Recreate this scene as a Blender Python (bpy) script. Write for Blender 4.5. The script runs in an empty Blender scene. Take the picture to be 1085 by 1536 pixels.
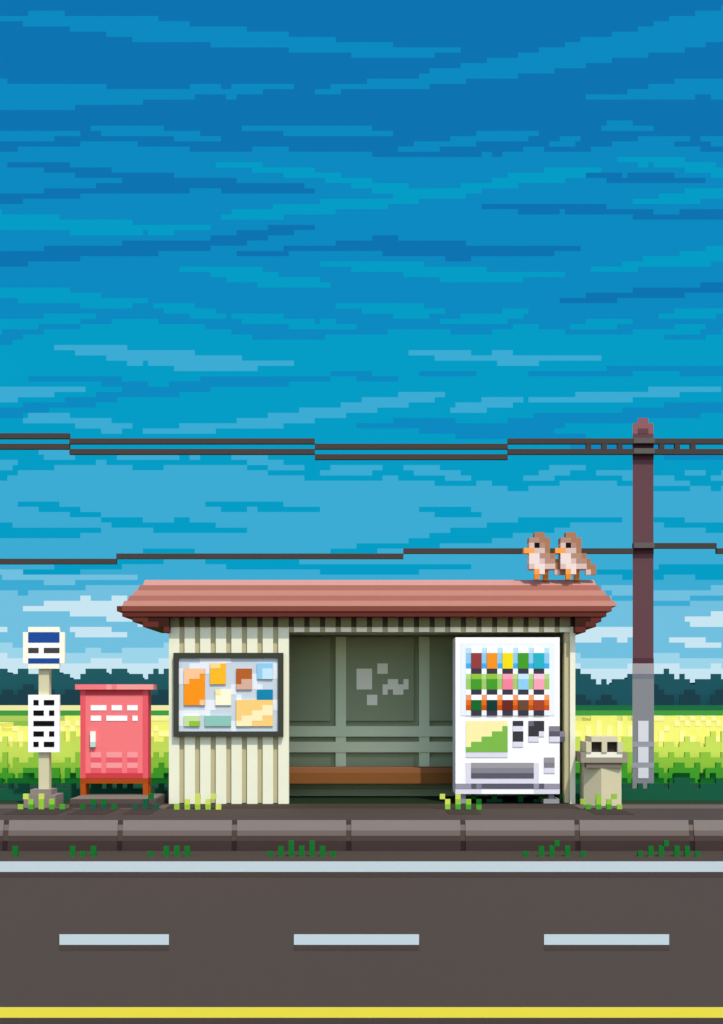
import bpy, math, random
from mathutils import Vector
random.seed(7)
scene = bpy.context.scene
COL = scene.collection

# ---------------------------------------------------------------- camera
F = 1877.0          # focal length in photo pixels (photo is 1085 wide)
HC = 1.14           # eye height above the pavement
CX, YH = 542.5, 1050.0
cam = bpy.data.cameras.new("camera")
cam.sensor_fit = 'HORIZONTAL'
cam.sensor_width = 36.0
cam.lens = 36.0 * F / 1085.0
cam.shift_y = (YH - 768.0) / 1085.0
cam.clip_start = 0.05
cam.clip_end = 6000
camo = bpy.data.objects.new("camera", cam)
COL.objects.link(camo)
camo.location = (0, 0, HC)
camo.rotation_euler = (math.radians(90), 0, 0)
scene.camera = camo

# ---------------------------------------------------------------- light
SUN_EL, SUN_AZ = math.radians(56.5), math.radians(25)     # from behind the viewer, to the right
w = bpy.data.worlds.new("World")
scene.world = w
w.use_nodes = True
nt = w.node_tree
sky = nt.nodes.new('ShaderNodeTexSky')
sky.sky_type = 'NISHITA'
sky.sun_disc = False
sky.sun_elevation = SUN_EL
sky.sun_rotation = math.pi - SUN_AZ
bg = nt.nodes['Background']
bg.inputs['Strength'].default_value = 0.15
nt.links.new(sky.outputs['Color'], bg.inputs['Color'])
sun = bpy.data.lights.new("sun", 'SUN')
sun.energy = 2.0
sun.angle = math.radians(0.5)
sun.color = (1.0, 0.97, 0.92)
suno = bpy.data.objects.new("sun", sun)
COL.objects.link(suno)
d_ = Vector((math.sin(SUN_AZ) * math.cos(SUN_EL), -math.cos(SUN_AZ) * math.cos(SUN_EL), math.sin(SUN_EL)))
suno.rotation_euler = d_.to_track_quat('Z', 'Y').to_euler()
suno.location = (10, -20, 30)
scene.view_settings.view_transform = 'Standard'
scene.view_settings.look = 'None'
EXPOSURE = 0.78
scene.view_settings.exposure = EXPOSURE
scene.view_settings.gamma = 1.0

# ---------------------------------------------------------------- materials
# irradiance a surface of each orientation receives, so that base colour = seen colour / KF
KF = {"V": [1.14, 1.2, 1.28], "K": [1.4, 1.48, 1.6], "H": [1.58, 1.68, 1.95], "R": [1.8, 1.92, 2.15], "E": [0.36, 0.38, 0.42], "S": [0.3, 0.33, 0.37], "S2": [1.04, 1.1, 1.24]}
def lin(h):
    out = []
    for i in (0, 2, 4):
        c = int(h[i:i + 2], 16) / 255.0
        out.append(c / 12.92 if c <= 0.04045 else ((c + 0.055) / 1.055) ** 2.4)
    return out
_M = {}
def mat(hexc, grp='V', rough=0.85, spec=0.08, grain=0.03):
    key = (hexc, grp, rough, spec)
    if key in _M:
        return _M[key]
    k = KF[grp]
    c = [min(0.92, max(0.003, a / b)) for a, b in zip(lin(hexc), k)]
    m = bpy.data.materials.new("paint_" + hexc + "_" + grp)
    m.use_nodes = True
    n = m.node_tree.nodes
    L = m.node_tree.links
    b = n['Principled BSDF']
    b.inputs['Roughness'].default_value = rough
    b.inputs['Specular IOR Level'].default_value = spec
    tc = n.new('ShaderNodeTexCoord')
    no = n.new('ShaderNodeTexNoise')
    no.inputs['Scale'].default_value = 9.0
    no.inputs['Detail'].default_value = 3.0
    L.new(tc.outputs['Object'], no.inputs['Vector'])
    mr = n.new('ShaderNodeMapRange')
    mr.inputs['To Min'].default_value = 1.0 - grain
    mr.inputs['To Max'].default_value = 1.0 + grain
    L.new(no.outputs['Fac'], mr.inputs['Value'])
    mx = n.new('ShaderNodeVectorMath')
    mx.operation = 'SCALE'
    mx.inputs[0].default_value = c
    L.new(mr.outputs['Result'], mx.inputs['Scale'])
    L.new(mx.outputs['Vector'], b.inputs['Base Color'])
    _M[key] = m
    return m
def emit(hexc):
    m = bpy.data.materials.new("sky_" + hexc)
    m.use_nodes = True
    n = m.node_tree.nodes
    n.remove(n['Principled BSDF'])
    e = n.new('ShaderNodeEmission')
    e.inputs['Color'].default_value = [c / 2 ** EXPOSURE for c in lin(hexc)] + [1.0]
    m.node_tree.links.new(e.outputs['Emission'], n['Material Output'].inputs['Surface'])
    return m

# ---------------------------------------------------------------- mesh helpers
def X(k, d):
    return (3.2 + 7.82 * k - CX) / F * d
def Z(r, d):
    return HC + (YH - (0.2 + 7.835 * r)) / F * d
def D(y, h=0.0):
    "distance of the ground point seen at photo row y, ground height h"
    return F * (HC - h) / (y - YH)

class MB:
    def __init__(self):
        self.v, self.f, self.m, self.mats = [], [], [], []
    def slot(self, m):
        if m not in self.mats:
            self.mats.append(m)
        return self.mats.index(m)
    def face(self, pts, m):
        i = len(self.v)
        self.v += [tuple(p) for p in pts]
        self.f.append(tuple(range(i, i + len(pts))))
        self.m.append(self.slot(m))
    def box(self, x0, x1, y0, y1, z0, z1, m):
        i = len(self.v)
        self.v += [(x0, y0, z0), (x1, y0, z0), (x1, y1, z0), (x0, y1, z0),
                   (x0, y0, z1), (x1, y0, z1), (x1, y1, z1), (x0, y1, z1)]
        s = self.slot(m)
        for q in ((0, 1, 5, 4), (1, 2, 6, 5), (2, 3, 7, 6), (3, 0, 4, 7), (4, 5, 6, 7), (3, 2, 1, 0)):
            self.f.append(tuple(i + a for a in q))
            self.m.append(s)
    def cell(self, k0, r0, k1, r1, d, y0, y1, m):
        "cells k0..k1, r0..r1 of an elevation measured at distance d, from depth y0 to y1"
        self.box(X(k0, d), X(k1, d), y0, y1, Z(r1, d), Z(r0, d), m)
    def prism(self, poly, z0, z1, m):
        "vertical prism over a plan outline (counter-clockwise)"
        n = len(poly)
        i = len(self.v)
        self.v += [(p[0], p[1], z0) for p in poly] + [(p[0], p[1], z1) for p in poly]
        s = self.slot(m)
        for a in range(n):
            b = (a + 1) % n
            self.f.append((i + a, i + b, i + n + b, i + n + a)); self.m.append(s)
        self.f.append(tuple(i + n + a for a in range(n))); self.m.append(s)
        self.f.append(tuple(i + a for a in reversed(range(n)))); self.m.append(s)
    def profile(self, prof, x0, x1, m):
        "outline in the (y, z) plane swept from x0 to x1"
        n = len(prof)
        i = len(self.v)
        self.v += [(x0, p[0], p[1]) for p in prof] + [(x1, p[0], p[1]) for p in prof]
        s = self.slot(m)
        for a in range(n):
            b = (a + 1) % n
            self.f.append((i + a, i + n + a, i + n + b, i + b)); self.m.append(s)
        self.f.append(tuple(i + a for a in range(n))); self.m.append(s)
        self.f.append(tuple(i + n + a for a in reversed(range(n)))); self.m.append(s)
    def voxels(self, vox, ox, oy, oz, s, sz, sy=None):
        "vox: {(i,j,l): material}; only outer faces, shared corners"
        idx = {}
        def vid(p):
            if p not in idx:
                idx[p] = len(self.v)
                self.v.append((ox + p[0] * s, oy + p[1] * (sy or s), oz + p[2] * sz))
            return idx[p]
        dirs = {(1, 0, 0): ((1, 0, 0), (1, 1, 0), (1, 1, 1), (1, 0, 1)), (-1, 0, 0): ((0, 1, 0), (0, 0, 0), (0, 0, 1), (0, 1, 1)),
                (0, 1, 0): ((1, 1, 0), (0, 1, 0), (0, 1, 1), (1, 1, 1)), (0, -1, 0): ((0, 0, 0), (1, 0, 0), (1, 0, 1), (0, 0, 1)),
                (0, 0, 1): ((0, 0, 1), (1, 0, 1), (1, 1, 1), (0, 1, 1)), (0, 0, -1): ((0, 1, 0), (1, 1, 0), (1, 0, 0), (0, 0, 0))}
        for c, m in vox.items():
            for dd, q in dirs.items():
                if (c[0] + dd[0], c[1] + dd[1], c[2] + dd[2]) not in vox:
                    self.f.append(tuple(vid((c[0] + p[0], c[1] + p[1], c[2] + p[2])) for p in q))
                    self.m.append(self.slot(m))
    def build(self, name, parent=None, loc=None):
        me = bpy.data.meshes.new(name)
        org = Vector(parent['_org']) if parent is not None else Vector(loc or (0, 0, 0))
        me.from_pydata([tuple(Vector(p) - org) for p in self.v], [], self.f)
        for m in self.mats:
            me.materials.append(m)
        me.polygons.foreach_set('material_index', self.m)
        me.update()
        o = bpy.data.objects.new(name, me)
        COL.objects.link(o)
        o['_org'] = tuple(org)
        if parent is not None:
            o.parent = parent
        else:
            o.location = org
        return o

def tag(o, label, cat, group=None):
    o['label'] = label
    o['category'] = cat
    if group:
        o['group'] = group
    return o
def thing(name, loc, label, cat, group=None):
    o = bpy.data.objects.new(name, None)
    COL.objects.link(o)
    o.location = loc
    o.empty_display_size = 0.1
    o['_org'] = tuple(loc)
    return tag(o, label, cat, group)
def cells(name, parent, rects, d, y0, y1, loc=None):
    "one mesh from a list of (k0,r0,k1,r1,material)"
    b = MB()
    for (k0, r0, k1, r1, m) in rects:
        b.cell(k0, r0, k1, r1, d, y0, y1, m)
    return b.build(name, parent, loc)
def kind(o, k):
    o['kind'] = k
    return o

# ---------------------------------------------------------------- sky (a curved backdrop far beyond the trees)
SKY = "A140|A139B1|A6B7A121B6|B31A98B11|A5B32A89B14|A14B34A75B17|A21B35A62B22|A26B39A47B28|A41B35A33B27A4|A56B33A15B28A8|A68B16A16B25A15|A94B24A22|A89B24A27|A83B24A33|A81B19A40|B2A69B19A40B10|B21A16B6A2B12A7B19A42B15|B51A10B5A55B19|B38A6B2A67B21A3B3|B28A112|B15A125|A140|A140|A117B5A18|A18B14A15B25A44B10A14|B16A4B19A16B21A16B12A36|B11A23B9A44B15A6B4A11B10A2B5|A16B11A53B12A14B5A7B12A7B3|A4B33A12B7A21B8A16B4A9B21A5|B72A21B2A2B43|B119C13B8|B2A12B28C9B72C2B1C12B2|B9A13B27C12B44C11B16C8|B15A19B21C11B32C15A7B1A9B7C3|B24A22B17C9B23C14B8A19B4|B19A40B9C11B10C11B40|B9A28B6A18B11C21B39C8|A16B60C14B37C13|A5B57C19B41C13B5|B53C22B18A24B23|C1B44C20B35A8B1A17B5A9|C12B31C12B67A18|C26B114|C41B11A9B79|B14C14B1C5B12A11B83|B41A11B20A5B63|B24A24B17A25B50|B9A32B14A57B24C4|A31B15A10B18A33B24C9|A16B70A5B33C16|A6B56C20B38C17B3|B35C16B17C26B20C9B17|B41C13B24C31B31|B44C18B23C16B39|B50C14B71A5|C14B108A18|C20B93A19B8|B4C25B79A11B21|B16C10B4C8B27C17B58|B32C10B28C16B11C5B28C10|B9C10B18C7B1C10B21C7B6C12B26C11B2|C16B6C9B16C14B1C3B20C13B15C9B18|C8B8C24B16C13B30C5B6C9B11C6B4|C1B8C36B30C12B8C14B13C13B4C1|B5C44B14C65B8C4|B3C137|C11D14C115|C15D23C41D12C4D4C41|C21D26C37D32C24|C25D3C1D28C39D8C36|C34D16C67B23|C64B8C9B11C10B20C9B9|C6B18C15B25C5B8C63|C20B9C4B23C84|D17C7B17C84D14C1|D11C8B16C42D9C25D20C9|D4C9B10C47D14C9D8C1D20C18|C5B14C47D13C9D11C29B12|B10C48D15C14D7C26B20|B5C1D8C38D15C36B32C5|C5D17C24D15C15B12C10B26C16|C15D11C9D20C14B40C31|C20D4C4D14C39B26C33|C88B25C27|C140|C110B12C4B4C10|C8D6C126|C9D6C8D12C2D2C6D7C76B12|D4C15D2C27D7C85|D3C8D15C6D16C4D7C5D10C4D7C21D7C27|C4D48C10D10C8D9C15D6C5D7C10D4C3D1|C2D57C15D3C9D5C10D6C13D2C4D4C7D3|D84C8D3C13D11C3D11C7|D98C4D24C7D4C2D1|D140|D140|D4C8D28C15D85|D8C8D27C5D2C12D19C10D49|D14C6D64C9D47|D20C8D6C3D63C20D5C7D8|C3D19C20D52C16D18C12|C20D10C18D39C20D29C4|C16D67C16D41|D79C16D45|D69C16D55|D28C10D26C9D67|D140|D23C9D8C18D82|D11C13D20C47D36C13|E5C11D46C19D34C8D2C15|D1E26D93C8D6C6|D9E6D125|D17E11D88E7D14E3|E4D2E22D90E4D1E17|E16G2E4G3E3D87E3D4E11D7|E9G16E98D10E7|E5G20E115|E14G11E112G3|E21G5E106G8|E27G1E105G7|G2E12G8E89G11E18|E15G10E86G11E18|E111G5E3G2E8G7E4|F3E29F1E99G7E1|F6E11F3E4F9E107|G2F31E78F1E13F6E9|G6E7F5G6F7G2E78F29|G37E74G1F9G10F6G2F1|G140|G140|G140|G140|G140|G140|G140|G140"
SKYC = dict(A='0e74b1', B='0d8ac2', C='059dc6', D='3cacd4', E='71c0e0', F='9dd5eb', G='c9e6f3')
rows = []
for rl in SKY.split('|'):
    s, i = '', 0
    while i < len(rl):
        j = i + 1
        while j < len(rl) and rl[j].isdigit():
            j += 1
        s += rl[i] * int(rl[i + 1:j])
        i = j
    rows.append(s)
keys = 'ABCDEFG'
R_SKY = 900.0
kk0, kk1, rr0, rr1 = -141, 281, -70, len(rows)
vs, fs, ms = [], [], []
W_ = kk1 - kk0 + 1
for r in range(rr0, rr1 + 1):
    for k in range(kk0, kk1 + 1):
        v = Vector((X(k, 1.0), 1.0, (YH - (0.2 + 7.835 * r)) / F)).normalized() * R_SKY
        vs.append((v.x, v.y, v.z + HC))
def skycol(k, r):
    if r < 0:
        return 0
    c = k + 1
    if c < 0: c = -1 - c
    if c >= 140: c = 279 - c
    return keys.index(rows[r][min(max(c, 0), 139)])
for r in range(rr0, rr1):
    for k in range(kk0, kk1):
        a = (r - rr0) * W_ + (k - kk0)
        fs.append((a, a + 1, a + W_ + 1, a + W_))
        ms.append(skycol(k, r))
me = bpy.data.meshes.new("sky")
me.from_pydata(vs, [], fs)
for k in keys:
    me.materials.append(emit(SKYC[k]))
me.polygons.foreach_set('material_index', ms)
so = bpy.data.objects.new("sky", me)
COL.objects.link(so)
kind(so, 'structure')

# ---------------------------------------------------------------- ground, road, pavement
HR = -0.287           # road level below the pavement
KD = D(1230.3)        # back of the kerb
KB = KD - 0.06        # foot of the kerb
DP = 13.62            # back edge of the pavement
g = MB()
strips = [(DP + .06, 14.35, '28462f', '28462f'), (14.35, 17.0, '1b5034', '1b5034'), (17.0, 45, '449e29', '449e29'), (45, D(1081.5), '93c23f', 'd8dd66'),
          (D(1081.5), D(1073.6), 'b7d152', 'e9e874'), (D(1073.6), D(1065.8), '419d28', '429e28'), (D(1065.8), D(1058.0), 'fbf3a6', '146a2a'),
          (D(1058.0), 1200, '1b535b', '1b535b')]
for (y0, y1, a, b) in strips:
    for (x0, x1, c) in ((-1500, 0, a), (0, 1500, b)):
        g.face([(x0, y0, 0), (x1, y0, 0), (x1, y1, 0), (x0, y1, 0)], mat(c, 'H'))
kind(g.build("ground"), 'structure')

p = MB()
p.box(-60, 60, 13.13, DP, HR - .1, 0.0, mat('776a63', 'H'))
p.box(-60, 60, KD, 13.13, HR - .1, 0.0, mat('574c47', 'H'))
p.box(-60, 60, DP, DP + .06, HR - .1, 0.003, mat('5f544e', 'H'))
# darker strip along the shelter front
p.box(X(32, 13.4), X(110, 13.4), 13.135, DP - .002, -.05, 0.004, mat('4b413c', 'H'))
for (a, b) in ((3, 13), (15, 22), (25, 30), (85, 91), (112, 119)):  # shadows around the tufts, painted into the paving as dark patches
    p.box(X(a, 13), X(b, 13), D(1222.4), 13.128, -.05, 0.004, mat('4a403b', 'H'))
kind(p.build("pavement"), 'structure')

rd = MB()
rd.box(-60, 60, -12, KB + .05, HR - .3, HR, mat('564b45', 'H'))
kind(rd.build("road"), 'structure')
def DR(y):
    return D(y, HR)
def strip(name, y0, y1, k0, k1, hexc, lift):
    m = MB()
    a, b = DR(y0), DR(y1)
    if k0 is None:
        pts = [(-60, b), (60, b), (60, a), (-60, a)]
    else:
        pts = [(X(k0, b), b), (X(k1, b), b), (X(k1, a), a), (X(k0, a), a)]
    m.prism(pts, HR - .01, HR + lift, mat(hexc, 'H'))
    return kind(m.build(name), 'structure')
yy = lambda r: 0.2 + 7.835 * r
strip("road_edge_line", yy(165), yy(167), None, None, 'c9d9e1', .004)
strip("road_edge_shadow", yy(167) + .05, yy(168), None, None, '4a403b', .003)  # shadow of the edge line, painted as a dark strip
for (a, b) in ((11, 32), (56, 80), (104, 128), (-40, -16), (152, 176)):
    strip("road_centre_dash", yy(179), yy(181), a, b, 'c9d9e1', .004)
    strip("road_dash_shadow", yy(181) + .05, yy(182), a, b, '4a403b', .003)  # painted shadow strip on the near side of each dash
strip("road_yellow_line", yy(193), yy(195), None, None, 'efe245', .004)
strip("road_yellow_shadow", yy(195) + .05, 1545, None, None, '4a403b', .003)  # same painted shadow strip, before the yellow line

# kerb stones: one block each, copied along the road
kw = X(22, KB) - X(1, KB)
def kz(r, d):
    return Z(r, d)
kb = MB()
x0, x1 = X(1, KB), X(22, KB)
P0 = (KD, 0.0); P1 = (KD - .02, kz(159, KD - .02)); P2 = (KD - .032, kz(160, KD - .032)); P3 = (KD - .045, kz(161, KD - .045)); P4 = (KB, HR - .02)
for (pa, pb, hx) in ((P0, P1, '8d837e'), (P1, P2, '756963'), (P2, P3, '4c403b'), (P3, P4, '3d312e')):  # tones get darker down the face
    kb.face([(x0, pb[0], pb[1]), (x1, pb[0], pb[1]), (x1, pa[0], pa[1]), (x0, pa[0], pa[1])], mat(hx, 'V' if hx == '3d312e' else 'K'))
m_ = mat('3d312e', 'V')
for xx in (x0, x1):
    q = [(xx, P0[0] + .1, P0[1] - .004)] + [(xx, p_[0], p_[1]) for p_ in (P0, P1, P2, P3, P4)] + [(xx, P0[0] + .1, HR - .02)]
    kb.face(q if xx == x0 else q[::-1], m_)
kb.face([(x0, KD, 0), (x1, KD, 0), (x1, KD + .1, -.004), (x0, KD + .1, -.004)], mat('8d837e', 'V'))
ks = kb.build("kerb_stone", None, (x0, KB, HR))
tag(ks, 'grey brown kerbstone with a darker foot in the row edging the road', 'kerb', 'kerb stones along the road edge')
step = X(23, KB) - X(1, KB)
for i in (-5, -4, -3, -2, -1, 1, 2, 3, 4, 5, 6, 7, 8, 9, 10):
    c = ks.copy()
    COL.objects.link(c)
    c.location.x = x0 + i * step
jb = MB()       # the sunken mortar between and behind the stones
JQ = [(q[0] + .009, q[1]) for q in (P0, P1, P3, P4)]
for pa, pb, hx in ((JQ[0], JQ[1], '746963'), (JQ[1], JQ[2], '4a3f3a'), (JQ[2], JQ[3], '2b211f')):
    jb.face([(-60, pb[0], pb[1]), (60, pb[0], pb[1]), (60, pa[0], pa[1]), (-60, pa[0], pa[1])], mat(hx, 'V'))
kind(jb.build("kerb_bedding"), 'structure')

# ---------------------------------------------------------------- far wood and rice field
DT = 283.0
tops = {-1:128,0:128,1:129,2:129,3:128,4:128,5:129,6:129,7:128,8:128,9:128,10:128,11:129,12:129,13:130,14:130,15:129,16:128,17:128,18:128,19:128,20:129,21:128,22:128,23:128,24:129,25:129,26:129,27:130,28:129,29:128,30:129,31:128,
        110:128,111:129,112:129,113:130,114:131,115:130,116:131,117:130,118:130,119:130,120:129,121:129,122:129,123:129,124:129,125:129,126:129,127:128,128:129,129:130,130:129,131:130,132:131,133:130,134:130,135:130,136:129,137:129,138:130}
dark = {-1:133,0:132,1:132,2:133,3:132,4:131,5:131,6:132,7:133,8:133,9:132,10:133,11:133,12:132,13:132,14:132,15:132,16:133,17:131,18:132,26:133,27:133,28:133,29:133,30:132,31:132,
        110:133,111:133,112:134,114:134,115:133,116:133,117:134,125:131,126:132,127:133,128:133,130:133,131:132,132:132,133:133,136:133,137:132,138:132}
tb = MB()
TT, TD = {}, {}
for k in range(-150, 290):
    TT[k] = tops.get(k, random.choice((128, 128, 129, 129, 130)))
    TD[k] = dark.get(k, None) if -1 <= k <= 138 else random.choice((None, 131, 132, 133))
for k in range(-149, 289):
    tb.cell(k, TT[k], k + 1, 135.3, DT, DT, DT + .25, mat('1b535b', 'V'))
    lo = max(TT[k - 1], TT[k], TT[k + 1]) + .6
    tb.cell(k, lo, k + 1, 135.3, DT, DT + .25, DT + 9, mat('1b535b', 'V'))
    if TD[k]:
        tb.cell(k, TD[k], k + 1, 135.3, DT - 3, DT - 3, DT - 2.75, mat('173c45', 'V'))
kind(tb.build("treeline"), 'stuff')

def layer(mb, d, depth, table, lo, hexc, spread):
    T = {k: table.get(k, lo + random.choice(spread)) for k in range(-45, 185)}
    for k in range(-44, 184):
        if d < 15 and 30 < k < 110:
            continue                      # the shelter stands here
        mb.cell(k, T[k], k + 1, 156, d, d, d + .05, mat(hexc, 'V'))
        low = max(T[k - 1], T[k], T[k + 1]) + .5
        mb.cell(k, low, k + 1, 156, d, d + .05, d + depth, mat(hexc, 'V'))
def tab(*segs):
    o = {}
    for k0, vals in segs:
        for i, v in enumerate(vals):
            o[k0 + i] = v
    return o
tY = tab((-1, (139, 140, 140, 139, 139, 139)), (11, (138, 137, 137, 137)), (28, (137, 137, 137, 137)), (110, (138, 138, 138, 137, 137, 137, 137, 137, 138, 137, 138)), (125, (137,) * 14))
tL1 = tab((-1, (142, 141, 143, 142, 143, 142)), (11, (140, 142, 140, 141)), (28, (141, 142, 142, 141)), (110, (141, 142, 142, 142, 142, 142, 142, 142, 142, 141, 141)), (125, (142, 143, 142, 142, 143, 142, 141, 142, 142, 143, 141, 140, 142, 140)))
tL2 = tab((-1, (146, 144, 147, 145, 146, 146)), (11, (146, 145, 146, 144)), (28, (145, 144, 145, 144)), (110, (144, 145, 145, 145, 145, 145, 145, 145, 145, 145, 144)), (125, (144, 145, 145, 144, 145, 145, 144, 145, 145, 144, 144, 145, 145, 144)))
tG1 = tab((-1, (148, 147, 148, 149, 148, 147)), (11, (149, 147, 148, 147)), (28, (148, 147, 146, 147)), (110, (146, 147, 147, 147, 147, 147, 147, 147, 147, 146, 148)), (125, (146, 147, 148, 147, 146, 146, 147, 147, 146, 148, 147, 147, 146, 147)))
tG2 = tab((-1, (149, 150, 149, 149, 149, 148)), (11, (150, 149, 148, 149)), (28, (149, 149, 149, 148)), (110, (148, 149, 149, 149, 149, 149, 149, 149, 149, 149, 150)), (125, (148, 149, 150, 149, 148, 148, 148, 149, 150, 148, 149, 148, 149, 149)))
tT = tab((-1, (151, 151, 150, 151, 150, 150)), (11, (151, 151, 150, 151)), (28, (151, 151, 150, 150)), (110, (150, 151, 151, 151, 151, 151, 151, 151, 151, 150, 151, 151, 150, 151, 150)), (125, (150, 150, 151, 150, 149, 149, 149, 150, 151, 150, 150, 150, 149, 150)))
rice = MB()
layer(rice, 17.5, .4, tG1, 147, '449e29', (-1, 0, 0, 1))
layer(rice, 18.0, .4, tL2, 145, '94c33f', (-1, 0, 0, 1))
layer(rice, 18.5, .4, tL1, 142, 'cbdc5f', (-1, 0, 0, 1))
layer(rice, 19.0, 1.2, tY, 138, 'f2ee7c', (-1, 0))
heads = [(3,140,4,142),(1,141,2,142),(2,139,3,140),(-1,141,0,142),(12,138,13,139),(13,139,14,140),(14,138,15,139),(11,139,12,140),(28,137,32,138),(29,139,30,140),(30,140,31,141),(28,140,29,141),(31,140,32,141),
         (114,138,115,141),(118,138,119,141),(112,139,113,141),(116,139,117,141),(120,139,121,141),(110,140,111,141),(125,137,127,138),(127,139,128,140),(126,140,127,142),(130,140,131,142),
         (130,137,131,138),(132,137,133,138),(134,137,135,138),(136,137,137,138),(129,138,130,139),(131,138,132,139),(133,138,134,139),(135,138,136,139),(137,138,138,139),(132,141,133,142),(137,141,138,142)]
for (a, b, c, e) in heads:
    rice.cell(a, b, c, e, 19.0, 18.996, 19.2, mat('fbf3a6', 'V'))
kind(rice.build("rice_crop"), 'stuff')
gr = MB()
layer(gr, 14.2, .25, tT, 151, '175a40', (-1, 0, 0))
layer(gr, 17.0, .4, tG2, 149, '126b24', (-1, 0, 0, 1))
kind(gr.build("grass"), 'stuff')

# ---------------------------------------------------------------- utility pole and cables
d = 14.70
base = (X(123, d), d + .1, 0)
pole = thing('utility_pole', base, 'tall square utility pole, dark red brown above a grey sleeve with white plates', 'utility pole')
def pole_cells(name, rects, y0, e=0.0):
    b = MB()
    for (k0, r0, k1, r1, hx) in rects:
        xa, xb = X(k0, d) - e, X(k1, d) + e
        t = (xb - xa) * .33
        dp_ = (xb - xa) * .9
        b.prism([(xa, y0), (xb, y0), (xb - t * .35, y0 + dp_ * .45), (xb - t, y0 + dp_), (xa + t, y0 + dp_), (xa + t * .35, y0 + dp_ * .45)], Z(r1, d), Z(r0, d), mat(hx))
    return b.build(name, pole)
pole_cells('shaft', [(121, 83, 125, 127, '64444a')], d)
pole_cells('cap', [(121, 81, 125, 83, '8f5c5f'), (122, 80, 124, 81, '8f5c5f')], d)
pole_cells('cap_face', [(122, 82, 124, 83, '64444a')], d - .003)
for r in (85, 87, 105, 126):
    pole_cells('collar', [(121, r, 125, r + 1, '52313a')], d - .003, .002)
for r in (84, 86, 104):
    cells('cable_clamp', pole, [(121, r, 125, r + 1, mat('615d58'))], d, d - .07, d - .0035)
pole_cells('concrete_sleeve', [(121, 127, 125, 129, '9f9ca0'), (121, 129, 125, 130, '757984'), (121, 130, 125, 153.5, '84888d')], d - .006, .004)
for (a, b) in ((138, 142), (143, 146), (147, 149)):
    cells('number_plate', pole, [(122, a, 124, b, mat('d8dbe0'))], d, d - .012, d - .007)
for r in (142, 146):
    pole_cells('strap', [(121, r, 125, r + 1, '9a9ca3')], d - .009, .006)
dc = d - .035
def cable(name, segs, label):
    rs = []
    for (a, b, r) in segs:
        rs.append((a, r, b, r + 1, mat('47403c')))
    o = cells(name, None, rs, dc, dc - .03, dc + .03, (X(60, dc), dc, Z(segs[2][2], dc)))
    return tag(o, label, 'cable', 'power cables on the pole')
c1 = cable('power_cable', [(-90, 13, 83), (13, 60, 84), (60, 97, 85), (97, 240, 84)], 'topmost dark power cable, drawn near the head of the brown pole')
cable('power_cable', [(-90, 13, 85), (13, 60, 86), (60, 97, 87), (97, 240, 86)], 'second dark power cable, close under the topmost one')
cable('power_cable', [(-90, 22, 107), (22, 77, 106), (77, 121, 105), (121, 137, 104), (137, 240, 105)], 'lowest dark power cable, alone, passing just behind the two birds')
for k in (112, 115, 118, 126, 129, 132):
    cells('spacer', c1, [(k, 85, k + 1, 86, mat('47403c'))], dc, dc - .028, dc + .028)

# ---------------------------------------------------------------- bus shelter
d = 13.70
DB = 14.72                                   # face of the rear wall
XL, XR = X(32, d), X(110, d)
sh = thing('bus_shelter', (X(71, d), d + .6, 0), 'small roadside bus shelter of cream ribbed cladding under a red brown roof', 'bus shelter')
cream, rib = mat('eeefd3'), mat('eeefd3')
fw = MB()
kk = 32
for k in (34, 37, 40, 43, 46, 49, 52):
    fw.cell(kk, 120, k, 154, d, d, d + .11, cream)
    kk = k + 1
fw.cell(kk, 120, 55, 154, d, d, d + .11, cream)
fw.cell(32.05, 120, 54.95, 154, d, d + .03, d + .16, mat('bfb993'))  # shade in the grooves, painted in as a darker beige
fw.build('front_wall', sh)
ln = MB()
kk = 55
for k in list(range(55, 109, 3)):
    if k > kk:
        ln.cell(kk, 120, k, 121, d, d, d + .11, cream)
    kk = k + 1
ln.cell(kk, 120, 110, 121, d, d, d + .11, cream)
ln.cell(55, 120, 109.9, 121, d, d + .03, d + .16, mat('bfb993'))  # groove shade of the lintel, painted the same beige
ln.build('lintel', sh)
cp = MB()
cp.cell(109, 121, 110, 154, d, d, d + .11, cream)
cp.cell(108, 121, 109.02, 154, d, d + .03, d + .16, mat('bfb993'))  # shaded edge of the post, painted darker than the cream
cp.build('corner_post', sh)
fz = MB()  # deep shade under the eave, painted as a dark ribbed band
kk = 32
for k in list(range(34, 110, 3)):
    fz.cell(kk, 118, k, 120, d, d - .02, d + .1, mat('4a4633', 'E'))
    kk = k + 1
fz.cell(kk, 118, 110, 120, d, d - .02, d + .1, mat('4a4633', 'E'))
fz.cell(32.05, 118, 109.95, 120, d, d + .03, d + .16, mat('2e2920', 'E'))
fz.build('eave_shade_band', sh)
zt = Z(121, d) + .02
for (xa, xb, xc, xd, nm) in ((XL, XL + .05, XL + .05, XL + .07, 'side_wall'), (XR - .05, XR, XR - .07, XR - .05, 'side_wall')):
    b = MB()
    b.box(xa, xb, d + .165, DB + .2, 0, Z(118, d), cream)
    b.box(xc, xd, d + .165, DB + .2, 0, zt, mat('505b4a', 'S') if xa > 0 else cream)
    b.build(nm, sh)
XI0, XI1 = XL + .072, XR - .072
wall_m, stud_m, dk_m = mat('505b4a', 'S'), mat('738170', 'S'), mat('3a4636', 'S')
bw = MB()
bw.box(XI0, XI1, DB + .052, DB + .18, 0, zt, wall_m)
kx = [(None, 63), (66, 79), (82, None)]
for (a, b) in kx:
    xa = XI0 if a is None else X(a, DB)
    xb = XI1 if b is None else X(b, DB)
    for (r0, r1) in ((122.0, 138), (145, 150)):
        bw.box(xa, xb, DB, DB + .05, Z(r1, DB), Z(r0, DB), wall_m)
bw.box(XI0, XI1, DB, DB + .05, Z(153, DB) + .001, Z(151, DB), wall_m)
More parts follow.
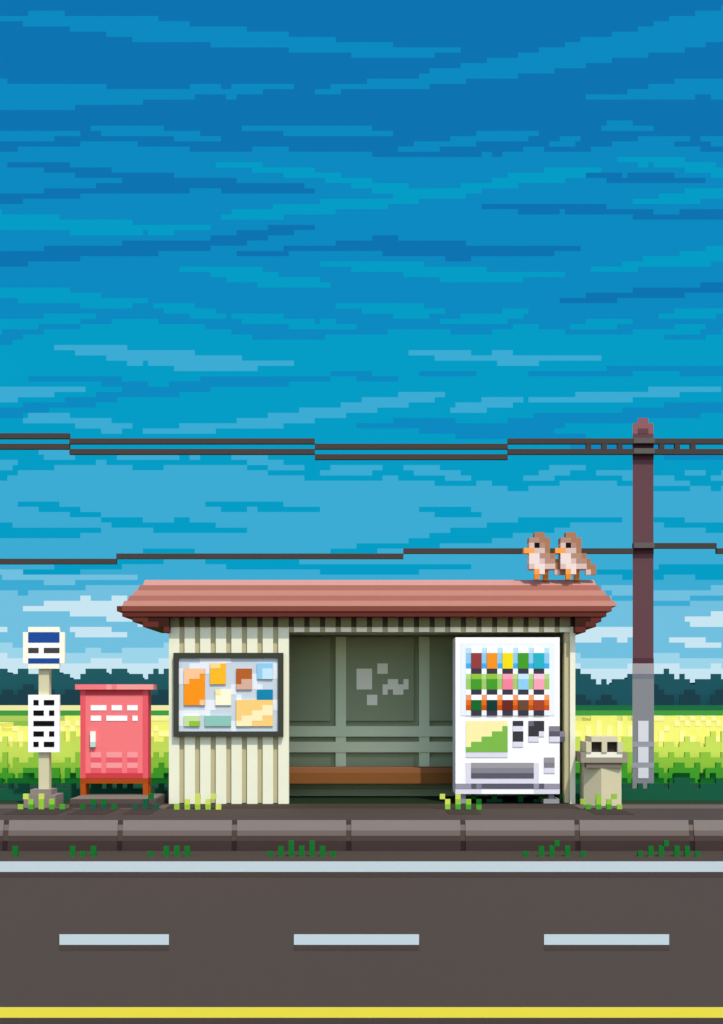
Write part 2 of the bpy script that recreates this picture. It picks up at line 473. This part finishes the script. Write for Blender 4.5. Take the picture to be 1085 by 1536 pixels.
bw.box(XI0, XI1, DB - .01, DB + .06, 0.01, Z(153, DB), mat('1f3325', 'S'))
bw.build('back_wall', sh)
for a in (64, 80):
    b = MB()
    b.box(X(a, DB), X(a + 2, DB), DB - .006, DB + .05, Z(150, DB), zt - .02, stud_m)
    b.build('stud', sh)
for (r0, r1) in ((139, 141), (142, 144)):
    b = MB()
    b.box(XI0, XI1, DB - .022, DB - .007, Z(r1, DB), Z(r0, DB), stud_m)
    b.build('back_rail', sh)
b = MB()
b.box(XI0, XI1, d + .165, DB + .17, Z(121, d) + .021, Z(121, d) + .06, mat('e6e4d0'))
b.build('ceiling', sh)
b = MB()
b.box(XI0, XI1, d + .005, DB - .02, -.02, 0.009, mat('22351f', 'H'))
b.build('floor', sh)
# roof: courses from eave to ridge, same fall at the back
DE, DM = 13.55, 14.25
rf = MB()
cols = ['cf9181', 'b97566', 'cf9181', 'b97566', 'e3a9a0']  # last tone is a highlight painted along the ridge
ext = [(23, 118), (24, 117), (25, 116), (26, 115), (27, 114)]
dy = .14
for i in range(5):
    r = 115 - i
    y0, y1 = DE + i * dy, DE + (i + 1) * dy
    z0, z1 = Z(r + 1, y0), Z(r, y1)
    if i == 0:
        z0 = Z(116, DE)
    prof = [(y0, z0), (2 * DM - y0, z0), (2 * DM - y1, z1), (y1, z1)]
    rf.profile(prof[::-1], X(ext[i][0], y0), X(ext[i][1], y0), mat(cols[i], 'R'))
roof = rf.build('roof', sh)
fa = MB()
fa.cell(22, 116, 23, 117, DE, DE + .002, 2 * DM - DE, mat('632e25'))
fa.cell(23, 116, 117, 117, DE, DE, 2 * DM - DE, mat('85473a'))
fa.cell(23, 117, 116, 118, DE, DE + .01, 2 * DM - DE - .01, mat('632e25'))
fa.build('fascia', roof)
de = DE + .02
for rects in ([(25, 118, 28, 119, 0), (28, 118, 32, 119, 1), (27, 119, 30, 120, 0), (30, 119, 32, 120, 1), (31, 120, 32, 121, 0)],
              [(113, 118, 115, 119, 0), (110, 118, 113, 119, 1), (112, 119, 114, 120, 0), (110, 119, 112, 120, 1), (110, 120, 112, 121, 0)]):
    cells('eave_bracket', sh, [(a, b_, c, e, mat(('632e25', '3a1d15')[q], 'V')) for (a, b_, c, e, q) in rects], de, de, 14.85)

# bench inside
db = 14.36
be = thing('bench', (X(80, db), db + .15, 0), 'long brown wooden bench against the back wall inside the shelter', 'bench')
b = MB()
b.box(XI0 + .01, XI1 - .01, db, db + .3, Z(150, db), Z(148, db), mat('7d4f28', 'S2'))
b.box(XI0 + .01, XI1 - .01, db + .004, db + .29, Z(148, db) + .001, Z(147, db), mat('8b5b3c', 'S2'))
b.build('seat', be)
for xx in (XI0 + .3, X(100, db)):
    b = MB()
    b.box(xx, xx + .06, db + .12, db + .28, 0.01, Z(150, db), mat('3a4636', 'S'))
    b.build('leg', be)
# torn papers on the back wall
pm = mat('faffee', 'V')
dn = DB
for rects, lab in (([(68, 128, 71, 132)], 'largest pale paper, upright, stuck to the dark green shelter wall'),
                   ([(72, 127, 74, 129)], 'small pale square paper stuck highest on the dark green shelter wall'),
                   ([(70, 133, 72, 135)], 'small pale square paper stuck lowest on the dark green shelter wall'),
                   ([(74, 130, 76, 131), (77, 130, 78, 131), (73, 131, 78, 132), (73, 132, 74, 133), (75, 132, 77, 133)], 'torn ragged pale paper stuck on the dark green shelter wall')):
    cx = X(sum(q[0] + q[2] for q in rects) / (2 * len(rects)), dn)
    o = cells('wall_notice', None, [q + (pm,) for q in rects], dn, dn - .012, dn - .002, (cx, dn, Z(rects[0][3], dn)))
    tag(o, lab, 'notice', 'papers on the shelter back wall')

# notice board on the front wall
d = 13.70
nb = thing('notice_board', (X(43.5, d), d - .04, Z(141, d)), 'framed notice board with colourful posters on the cream shelter wall', 'notice board')
fr = mat('3f4238')
cells('frame', nb, [(33, 125, 54, 126, fr), (33, 140, 54, 141, fr), (33, 126, 34, 140, fr), (53, 126, 54, 140, fr)], d, d - .055, d - .001)
pale = mat('e9eff4')  # glare on the board glass, painted as pale patches
bd = MB()
bd.cell(34, 126, 53, 140, d, d - .03, d - .002, mat('c9d6de'))
for (a, b_, c, e) in ((38,126,44,127),(36,127,40,128),(34,128,35,131),(39,128,40,129),(48,129,49,131),(48,131,50,132),(52,127,53,130),(44,131,46,132),(44,132,45,133),(45,133,46,134),(39,134,41,136),(34,136,40,137),(34,137,35,139),(44,138,45,140),(52,134,53,136)):
    bd.cell(a, b_, c, e, d, d - .032, d - .029, pale)
bd.build('backboard', nb)
def poster(rects, label):
    k0 = min(q[0] for q in rects); k1 = max(q[2] for q in rects); r1 = max(q[3] for q in rects)
    m = MB()
    for i, (a, b_, c, e, h) in enumerate(rects):
        m.cell(a, b_, c, e, d, d - .046 - (.002 if i else 0), d - .0325 - (.0005 if i else 0), mat(h))
    o = m.build('poster', None, (X((k0 + k1) / 2, d), d - .05, Z(r1, d)))
    tag(o, label, 'poster', 'posters on the notice board')
poster([(35,128,39,135,'fb9517'),(35,128,39,129,'fdc793'),(35,129,38,130,'fdc793'),(35,130,36,131,'fdc793'),(38,134,39,135,'fdc793')], 'tall bright orange poster on the notice board')
poster([(40,127,43,131,'fdbb25'),(40,127,42,128,'fbdc8a')], 'amber yellow poster at the top edge of the notice board')
poster([(45,128,48,132,'b5612a'),(46,130,48,131,'d9ae99'),(45,131,48,132,'d9ae99')], 'brown and pinkish poster on the notice board')
poster([(49,127,52,130,'90cdec'),(50,128,52,130,'c5e6f8')], 'light blue poster in the upper corner of the notice board')
poster([(41,132,44,135,'fef9d6'),(41,132,42,133,'fbef9b')], 'small cream sheet in the middle of the notice board')
poster([(49,132,52,134,'1385ab')], 'small plain deep blue card just above the wide tan poster')
poster([(45,134,52,139,'fcd07a'),(50,135,52,136,'fff0bb'),(48,136,52,137,'fff0bb'),(46,137,50,138,'fff0bb'),(45,138,48,139,'fff0bb')], 'wide tan poster with a pale diagonal on the notice board')
poster([(35,137,38,139,'c7e19e'),(36,138,38,139,'92c43c')], 'small lime green card in the bottom corner of the notice board')
poster([(39,137,44,139,'8cc6b6')], 'low wide grey green card along the bottom of the notice board')

# ---------------------------------------------------------------- vending machine
d = 13.62
vm = thing('vending_machine', (X(97, d), d + .3, 0), 'white drinks vending machine with three rows of bottles, half inside the shelter', 'vending machine')
W = mat('ffffff', rough=.6)
LAV = mat('e2e0ec')  # lavender, also used as painted shade below the raised fittings
cells('cabinet', vm, [(87, 122, 107, 152, W)], d, d, d + .42)
ds = cells('display_case', vm, [(88, 123, 106, 137, mat('eff6fd'))], d, d - .004, d + .01)
for rects in (((124, 125, 'c0e4f1'), (125, 127, '8fceef'), (127, 128, '40b0e8')), ((129, 130, 'b5dc88'), (130, 132, 'a2cc6c')), ((133, 134, 'f4a06a'), (134, 135, 'e77020'), (135, 136, 'cf5300'))):
    cells('shelf_strip', ds, [(89, r0, 105, r1, mat(h)) for (r0, r1, h) in rects], d, d - .007, d - .002)
for r in (128, 132, 136):
    cells('button_rail', ds, [(89, r, 105, r + 1, W if r < 136 else mat('eff6fd'))], d, d - .007, d - .002)
BK = (90, 93, 96, 99, 102)
for i, k in enumerate(BK):
    h = ('953d3d', 'f7941f', 'f8e100', '439e28', '27b2c4')[i]
    bt = cells('drink_bottle', vm, [(k, 125, k + 2, 128, mat(h, rough=.5))], d, d - .015, d - .002)
    cells('cap', bt, [(k, 124, k + 2, 125, W)], d, d - .013, d - .002)
    h2 = (('449e29', '95c340'), ('449e29', '95c340'), ('f8849b', 'ffa3b6'), ('90cff0', 'c8e7fb'), ('ffa3b8', 'ffc8da'))[i]
    cn = cells('drink_can', vm, [(k, 130, k + 2, 132, mat(h2[0], rough=.5))], d, d - .015, d - .002)
    cells('cap', cn, [(k, 129, k + 2, 130, mat(h2[1]))], d, d - .015, d - .002)
    h3 = ('13682a', '0c3a33', '6a2a20', '6d4732', 'a6452a')[i]
    bt = cells('drink_bottle', vm, [(k, 134, k + 2, 136, mat(h3, rough=.5))], d, d - .015, d - .002)
    cells('cap', bt, [(k, 133, k + 2, 134, W)], d, d - .013, d - .002)
    for r in (128, 132, 136):
        cells('select_button', vm, [(k, r, k + 2, r + 1, mat('3d3947'))], d, d - .013, d - .002)
GRN = mat('7eba4a')
ad = cells('advert_panel', vm, [(89, 138, 97, 143, mat('fbf2aa')), (89, 144, 97, 145, LAV)], d, d - .006, d + .01)  # lavender strip below is the panel's painted shadow
cells('advert_print', ad, [(96, 139, 97, 140, GRN), (94, 140, 97, 141, GRN), (92, 141, 97, 142, GRN), (90, 142, 97, 143, GRN), (89, 143, 97, 144, GRN)], d, d - .008, d - .002)
DK = mat('3b3a3f')
cells('bill_slot', vm, [(98, 138, 100, 139, DK), (98, 139, 100, 140, LAV), (98, 140, 100, 142, DK), (98, 142, 100, 143, LAV)], d, d - .008, d + .01)
cells('coin_panel', vm, [(102, 138, 104, 139, DK), (101, 138, 102, 139, mat('6b6973')), (101, 139, 104, 140, DK), (101, 140, 103, 141, DK), (103, 140, 104, 141, LAV), (101, 141, 103, 142, LAV)], d, d - .008, d + .01)  # lighter corner is a painted highlight, lavender edge is painted shade
cells('door_handle', vm, [(105, 139, 107, 140, mat('85838d')), (105, 140, 107, 141, mat('5d5b68')), (105, 141, 107, 142, LAV), (107, 140, 108, 141, mat('85828f')), (107, 141, 108, 142, mat('5d5b68'))], d, d - .012, d + .02)
cells('coin_return', vm, [(104, 145, 106, 146, mat('9b999f')), (104, 146, 106, 147, mat('85838b')), (104, 147, 106, 148, LAV)], d, d - .008, d + .01)
dp = cells('dispensing_hatch', vm, [(89, 146, 103, 150, LAV)], d, d - .006, d + .01)
cells('flap', dp, [(90, 146, 102, 147, mat('9f9da1')), (90, 147, 102, 148, mat('88868e')), (90, 148, 102, 149, mat('5d5c69'))], d, d - .010, d - .003)
G9, G5 = mat('9b97a5'), mat('5d5b69')
cells('base_strip', vm, [(87, 150, 90, 151, G9), (90, 150, 91, 151, G5), (91, 150, 92, 151, mat('84828d')), (92, 150, 102, 151, G5), (102, 150, 103, 151, G9), (103, 150, 104, 151, G5), (104, 150, 107, 151, G9)], d, d - .008, d + .01)
cells('kick_plate', vm, [(87, 151, 92, 152, LAV), (92, 151, 102, 152, W), (102, 151, 107, 152, LAV)], d, d - .004, d + .01)
for rects in ([(88, 152, 89, 155, mat('8f9499'))], [(104, 153, 107, 155, mat('9a999c')), (105, 152, 106, 153, mat('8a888c'))]):
    b = MB()
    for (a, r0, c, r1, m) in rects:
        b.box(X(a, d), X(c, d), d + .03, d + .38, max(0.009, Z(r1, d)), Z(r0, d), m)
    b.build('foot', vm)

# ---------------------------------------------------------------- bus stop sign
d = 13.45
bs = thing('bus_stop_sign', (X(8, d), d, 0), 'bus stop sign with blue banded plate and timetable on a beige post', 'bus stop sign')
post = mat('d2cca6')
cells('post', bs, [(7, 128, 9, 151.5, post)], d - .05, d - .05, d + .05)
Cw, Bl, Dg = mat('fcfae2'), mat('1d4b97'), mat('43433e')
pl = cells('sign_plate', bs, [(5, 120, 11, 121, Cw), (4, 121, 5, 127, Cw), (11, 121, 12, 127, Cw), (5, 127, 11, 128, Cw), (5, 121, 11, 127, W)], d - .09, d - .09, d - .052)
cells('band', pl, [(5, 121, 11, 123, Bl)], d - .093, d - .093, d - .08)
cells('band', pl, [(5, 126, 11, 127, Bl)], d - .093, d - .093, d - .08)
cells('lettering', pl, [(5, 124, 7, 125, Dg), (8, 124, 11, 125, Dg)], d - .093, d - .093, d - .08)
tt = cells('timetable', bs, [(5, 133, 11, 144, W)], d - .09, d - .09, d - .052)
Kb = mat('0f0c0a')
cells('lettering', tt, [(a, r, c, r + 1, Kb) for (a, c, r) in ((6,7,134),(8,10,134),(6,8,136),(9,10,136),(6,10,138),(6,8,140),(9,10,140),(6,7,142),(8,10,142))], d - .093, d - .093, d - .08)
b = MB()
st = mat('8d837b')
b.box(X(6, d), X(10, d), d - .13, d + .13, Z(152, d), Z(151, d), st)
b.box(X(5, d), X(11, d), d - .18, d + .18, 0, Z(152, d) - .001, st)
b.build('base', bs)

# ---------------------------------------------------------------- red cabinet on a slab
b = MB()
b.box(X(13, 13.25), X(29.6, 13.25), 13.25, 14.0, 0.001, .088, mat('574c46'))
b.box(X(13.02, 13.25), X(29, 13.25), 13.252, 14.0, .0881, .092, mat('8d837b', 'H'))
b.box(X(13, 13.22), X(30, 13.22), 13.2, 13.249, 0.001, .045, mat('4a403c'))
o = b.build('concrete_slab', None, (X(21, 13.6), 13.6, 0))
tag(o, 'low grey brown concrete slab under the red cabinet', 'slab')
d = 13.78
cb = thing('red_cabinet', (X(21.5, d), d + .2, .092), 'red metal cabinet with white text and a flat lid, on short rusty legs', 'cabinet')
RS = mat('ea5b67')
cells('body', cb, [(15, 132, 16, 149, RS), (27, 132, 28, 149, RS), (16, 132, 27, 133, mat('d4414b')), (16, 148, 27, 149, mat('cc3f48')), (15.1, 132.1, 27.9, 149, RS)][:4], d, d, d + .2)  # top strip darkened as the painted shadow of the lid
cells('lid', cb, [(14, 131, 20, 132, mat('f57a82')), (20, 131, 21, 132, mat('f69c98')), (21, 131, 22, 132, mat('f17f80')), (22, 131, 29, 132, mat('f69c98'))], d - .04, d - .04, d + .23)  # lighter pink stretches are a painted highlight
dr = cells('door', cb, [(16, 133, 27, 148, mat('f57b7d'))], d, d + .004, d + .19)
cells('lettering', dr, [(a, r, c, r + 1, W) for (a, c, r) in ((17,20,135),(21,23,135),(24,26,135),(17,19,137),(20,24,137),(25,26,137))], d, d - .001, d + .01)
cells('handle', dr, [(17, 140, 18, 142, mat('fffdf0')), (17, 142, 18, 143, mat('b9e0d8'))], d, d - .03, d + .01)
P1_, P2_ = mat('f79b9d'), mat('ea5f6b')
cells('vent', dr, [(a, r, c, r + 1, (P1_, P2_)[i % 2]) for i, r in enumerate((144, 145, 146, 147)) for (a, c) in ((17, 19), (20, 23), (24, 26))], d, d - .0005, d + .01)
cells('rusty_skirt', cb, [(15, 149, 28, 150, mat('a84611'))], d, d + .002, d + .2)
for a in (15, 27):
    for (ya, yb) in ((d + .003, d + .06), (d + .14, d + .197)):
        b = MB()
        b.box(X(a, d), X(a + 1, d), ya, yb, .092, Z(150, d), mat('b04f12'))
        b.build('leg', cb)

# ---------------------------------------------------------------- litter bin
d = 13.45
lb = thing('litter_bin', (X(115.5, d), d + .2, 0), 'beige litter bin with two square openings under its hooded top', 'bin')
bx = lambda k: X(k, d)
beige = mat('d4ceab')
b = MB()
b.prism([(bx(112), d + .12), (bx(115), d + .001), (bx(119), d + .04), (bx(119), d + .36), (bx(112), d + .36)], 0.0, Z(146, d), mat('cfc8a4'))
b.build('body', lb)
b = MB()
b.box(bx(112.1), bx(118.9), d - .002, d + .37, Z(147, d), Z(146, d) - .001, mat('7c7464'))
b.build('neck', lb)
b = MB()
b.box(bx(111), bx(120), d - .018, d + .40, Z(146, d), Z(145, d), mat('9b9480'))
b.box(bx(111), bx(112), d - .018, d + .39, Z(145, d) + .0005, Z(144, d), mat('98907e'))
b.box(bx(119), bx(120), d - .018, d + .39, Z(145, d) + .0005, Z(144, d), mat('98907e'))
b.box(bx(112.02), bx(118.98), d - .016, d + .38, Z(145, d) + .0005, Z(144, d), mat('f2eedb'))
b.build('rim', lb)
b = MB()
for (k0, r0, k1, r1) in ((113, 141, 118, 142), (112, 142, 113, 144), (115, 142, 116, 144), (118, 142, 119, 144)):
    b.cell(k0, r0, k1, r1, d, d - .03, d + .35, beige)
b.build('hood', lb)
for k in (113, 116):
    cells('opening', lb, [(k, 142, k + 2, 144, mat('3c3431'))], d, d + .02, d + .34)

# ---------------------------------------------------------------- grass tufts (single plants)
L1h, L2h, G1h, G2h, Th = 'cddd5d', '96c540', '47a52a', '126f26', '175a40'
def tuft(cl, d, z0, label, cat='grass tuft', group='grass tufts along the kerb and pavement'):
    k0 = min(c[0] for c in cl)
    rb = max(c[1] for c in cl) + 1
    s = 7.82 / F * d
    vox = {}
    for (k, r, h) in cl:
        dep = 1 if (k * 7 + r) % 3 else 2
        for j in range(dep):
            vox[(k - k0, j, rb - r - 1)] = mat(h)
    b = MB()
    zb = Z(rb, d)
    b.voxels(vox, X(k0, d), d, zb, s, 7.835 / F * d, s * .4)
    if zb > z0 + .001:
        for k in set(c[0] for c in cl if c[1] == rb - 1):
            b.box(X(k, d) + .01, X(k + 1, d) - .01, d + .005, d + s * .4 - .005, z0, zb - .0005, mat(Th))
    o = b.build('grass_tuft', None, (X(k0, d), d, z0))
    tag(o, label, cat, group)
d1 = D(0.2 + 7.835 * 155)
tuft([(4,152,L1h),(5,153,L2h),(7,152,L1h),(7,153,L2h),(9,153,L2h),(3,154,L2h),(5,154,G1h),(7,154,L2h),(9,154,G1h),(11,154,G1h)], d1, 0, 'bright lime grass tuft at the foot of the bus stop sign')
tuft([(33,154,L2h),(35,153,L1h),(35,154,L2h),(37,152,L1h),(37,153,L1h),(37,154,L2h),(39,153,L1h),(39,154,L2h),(40,152,L1h),(41,154,L1h)], d1, 0, 'bright lime grass tuft against the cream shelter wall below the notice board')
tuft([(84,152,L1h),(85,153,L1h),(85,154,L2h),(87,152,L1h),(87,153,L2h),(87,154,G1h),(89,153,L2h),(89,154,G1h),(91,153,G2h),(91,154,G1h)], d1, 0, 'lime and green grass tuft in front of the vending machine foot')
tuft([(111,153,L2h),(112,154,G1h),(114,152,L2h),(114,153,L2h),(114,154,G1h),(116,153,L2h),(116,154,G1h),(117,152,L2h),(118,154,L2h)], d1, 0, 'green grass tuft at the foot of the beige litter bin')
tuft([(17,153,G2h),(19,153,G2h),(15,154,G2h),(17,154,Th),(19,154,Th),(21,154,G2h)], D(1214.6), 0, 'dark green tuft before the left half of the slab under the red cabinet')
tuft([(25,154,Th),(27,153,Th),(27,154,Th),(28,152,G2h),(29,154,Th)], D(1214.6), 0, 'dark green tuft before the right end of the slab under the red cabinet')
tuft([(90,152,G2h),(94,152,G2h),(99,152,G2h),(99,153,Th),(93,153,Th),(94,153,Th),(95,153,Th),(103,152,G2h),(104,152,G2h),(102,153,Th),(103,153,Th),(107,152,G2h),(107,153,Th)], 13.85, 0.009, 'dark green weeds growing in the gap under the vending machine', 'weeds')
d2 = D(0.2 + 7.835 * 164, HR)
def kt(lst, label):
    tuft([(k, r, G2h) for (k, r) in lst], d2, HR, label)
kt([(2,162),(2,163)], 'single dark green blade at the kerb foot below the bus stop sign')
kt([(13,162),(13,163),(15,163),(17,162),(17,163)], 'dark tuft of three blades at the kerb foot below the red cabinet')
kt([(28,163),(31,162),(31,163),(33,162),(33,163),(35,162),(35,163)], 'dark tuft of four blades at the kerb foot below the notice board')
kt([(51,163),(53,162),(53,163),(55,161),(55,162),(55,163),(57,162),(57,163),(59,161),(59,162),(59,163),(61,162),(61,163),(63,163)], 'widest dark tuft, seven blades, at the kerb foot below the bench')
kt([(100,163),(103,162),(103,163),(105,162),(105,163),(106,161),(108,162),(108,163),(111,163)], 'dark tuft at the kerb foot below the vending machine side of the shelter')
kt([(122,163),(124,162),(124,163),(126,162),(126,163),(127,161),(129,162),(129,163),(131,162),(131,163),(133,163)], 'dark tuft at the kerb foot below the utility pole')

# ---------------------------------------------------------------- birds on the roof ridge
DBI = 14.11
s = 7.82 / F * DBI
B1, B2, PK, WH, OR, OD = [mat(h) for h in ('a97a5b', 'b18c77', 'd9beb6', 'ebdcd5', 'fba54b', 'da8c38')]
EY = mat('120a04')
rowsb = {102: [(2, 4, B1)], 103: [(1, 3, B2), (3, 5, B1)], 104: [(1, 2, PK), (2, 3, EY), (3, 4, B2), (4, 5, B1)],
         105: [(2, 4, PK), (4, 5, B1)], 106: [(1, 3, WH), (3, 5, B2), (5, 6, B1)],
         107: [(1, 3, WH), (3, 4, PK), (4, 6, B2), (6, 7, B1)], 108: [(1, 2, PK), (2, 4, WH), (4, 6, PK), (6, 8, B1)],
         109: [(3, 4, WH), (6, 7, PK), (7, 8, B1)]}
half = {102: 1, 103: 1.5, 104: 1.5, 105: 1.5, 106: 1.5, 107: 1.5, 108: 1.5, 109: 1}
for i, off in enumerate((100, 106)):
    vox = {}
    for r, runs in rowsb.items():
        for (a, b_, m) in runs:
            for c in range(a, b_):
                h = half[r] if c < 5 else 0.5 + (c < 6)
                n = max(1, int(2 * h))
                j0 = 2 - n // 2
                for j in range(j0, j0 + n):
                    vox[(c, j, 110 - r)] = m
    # eyes only on the two cheeks
    for j in range(0, 5):
        if (2, j, 6) in vox and (2, j - 1, 6) in vox and (2, j + 1, 6) in vox:
            vox[(2, j, 6)] = B2
    for j in (1, 2):                      # beak
        for c in (0, 1):
            vox[(c, j, 5)] = OR
    for (c, j) in ((2, 1), (4, 3)):       # two legs
        vox[(c, j, 1)] = OR
        vox[(c, j, 0)] = OD
    b = MB()
    # the elevation plane of the bird is the face of its cheek
    b.voxels(vox, X(off, DBI), DBI - 2 * s, Z(111, DBI), s, 7.835 / F * DBI)
    o = b.build('bird', None, (X(off + 3, DBI), DBI, Z(111, DBI)))
    lab = ('brown bird with white breast standing on the roof, its tail behind the other bird', 'brown bird with white breast standing on the roof, nearer the roof end and pole')[i]
    tag(o, lab, 'bird', 'birds on the shelter roof')

for o in bpy.data.objects:
    if '_org' in o:
        del o['_org']
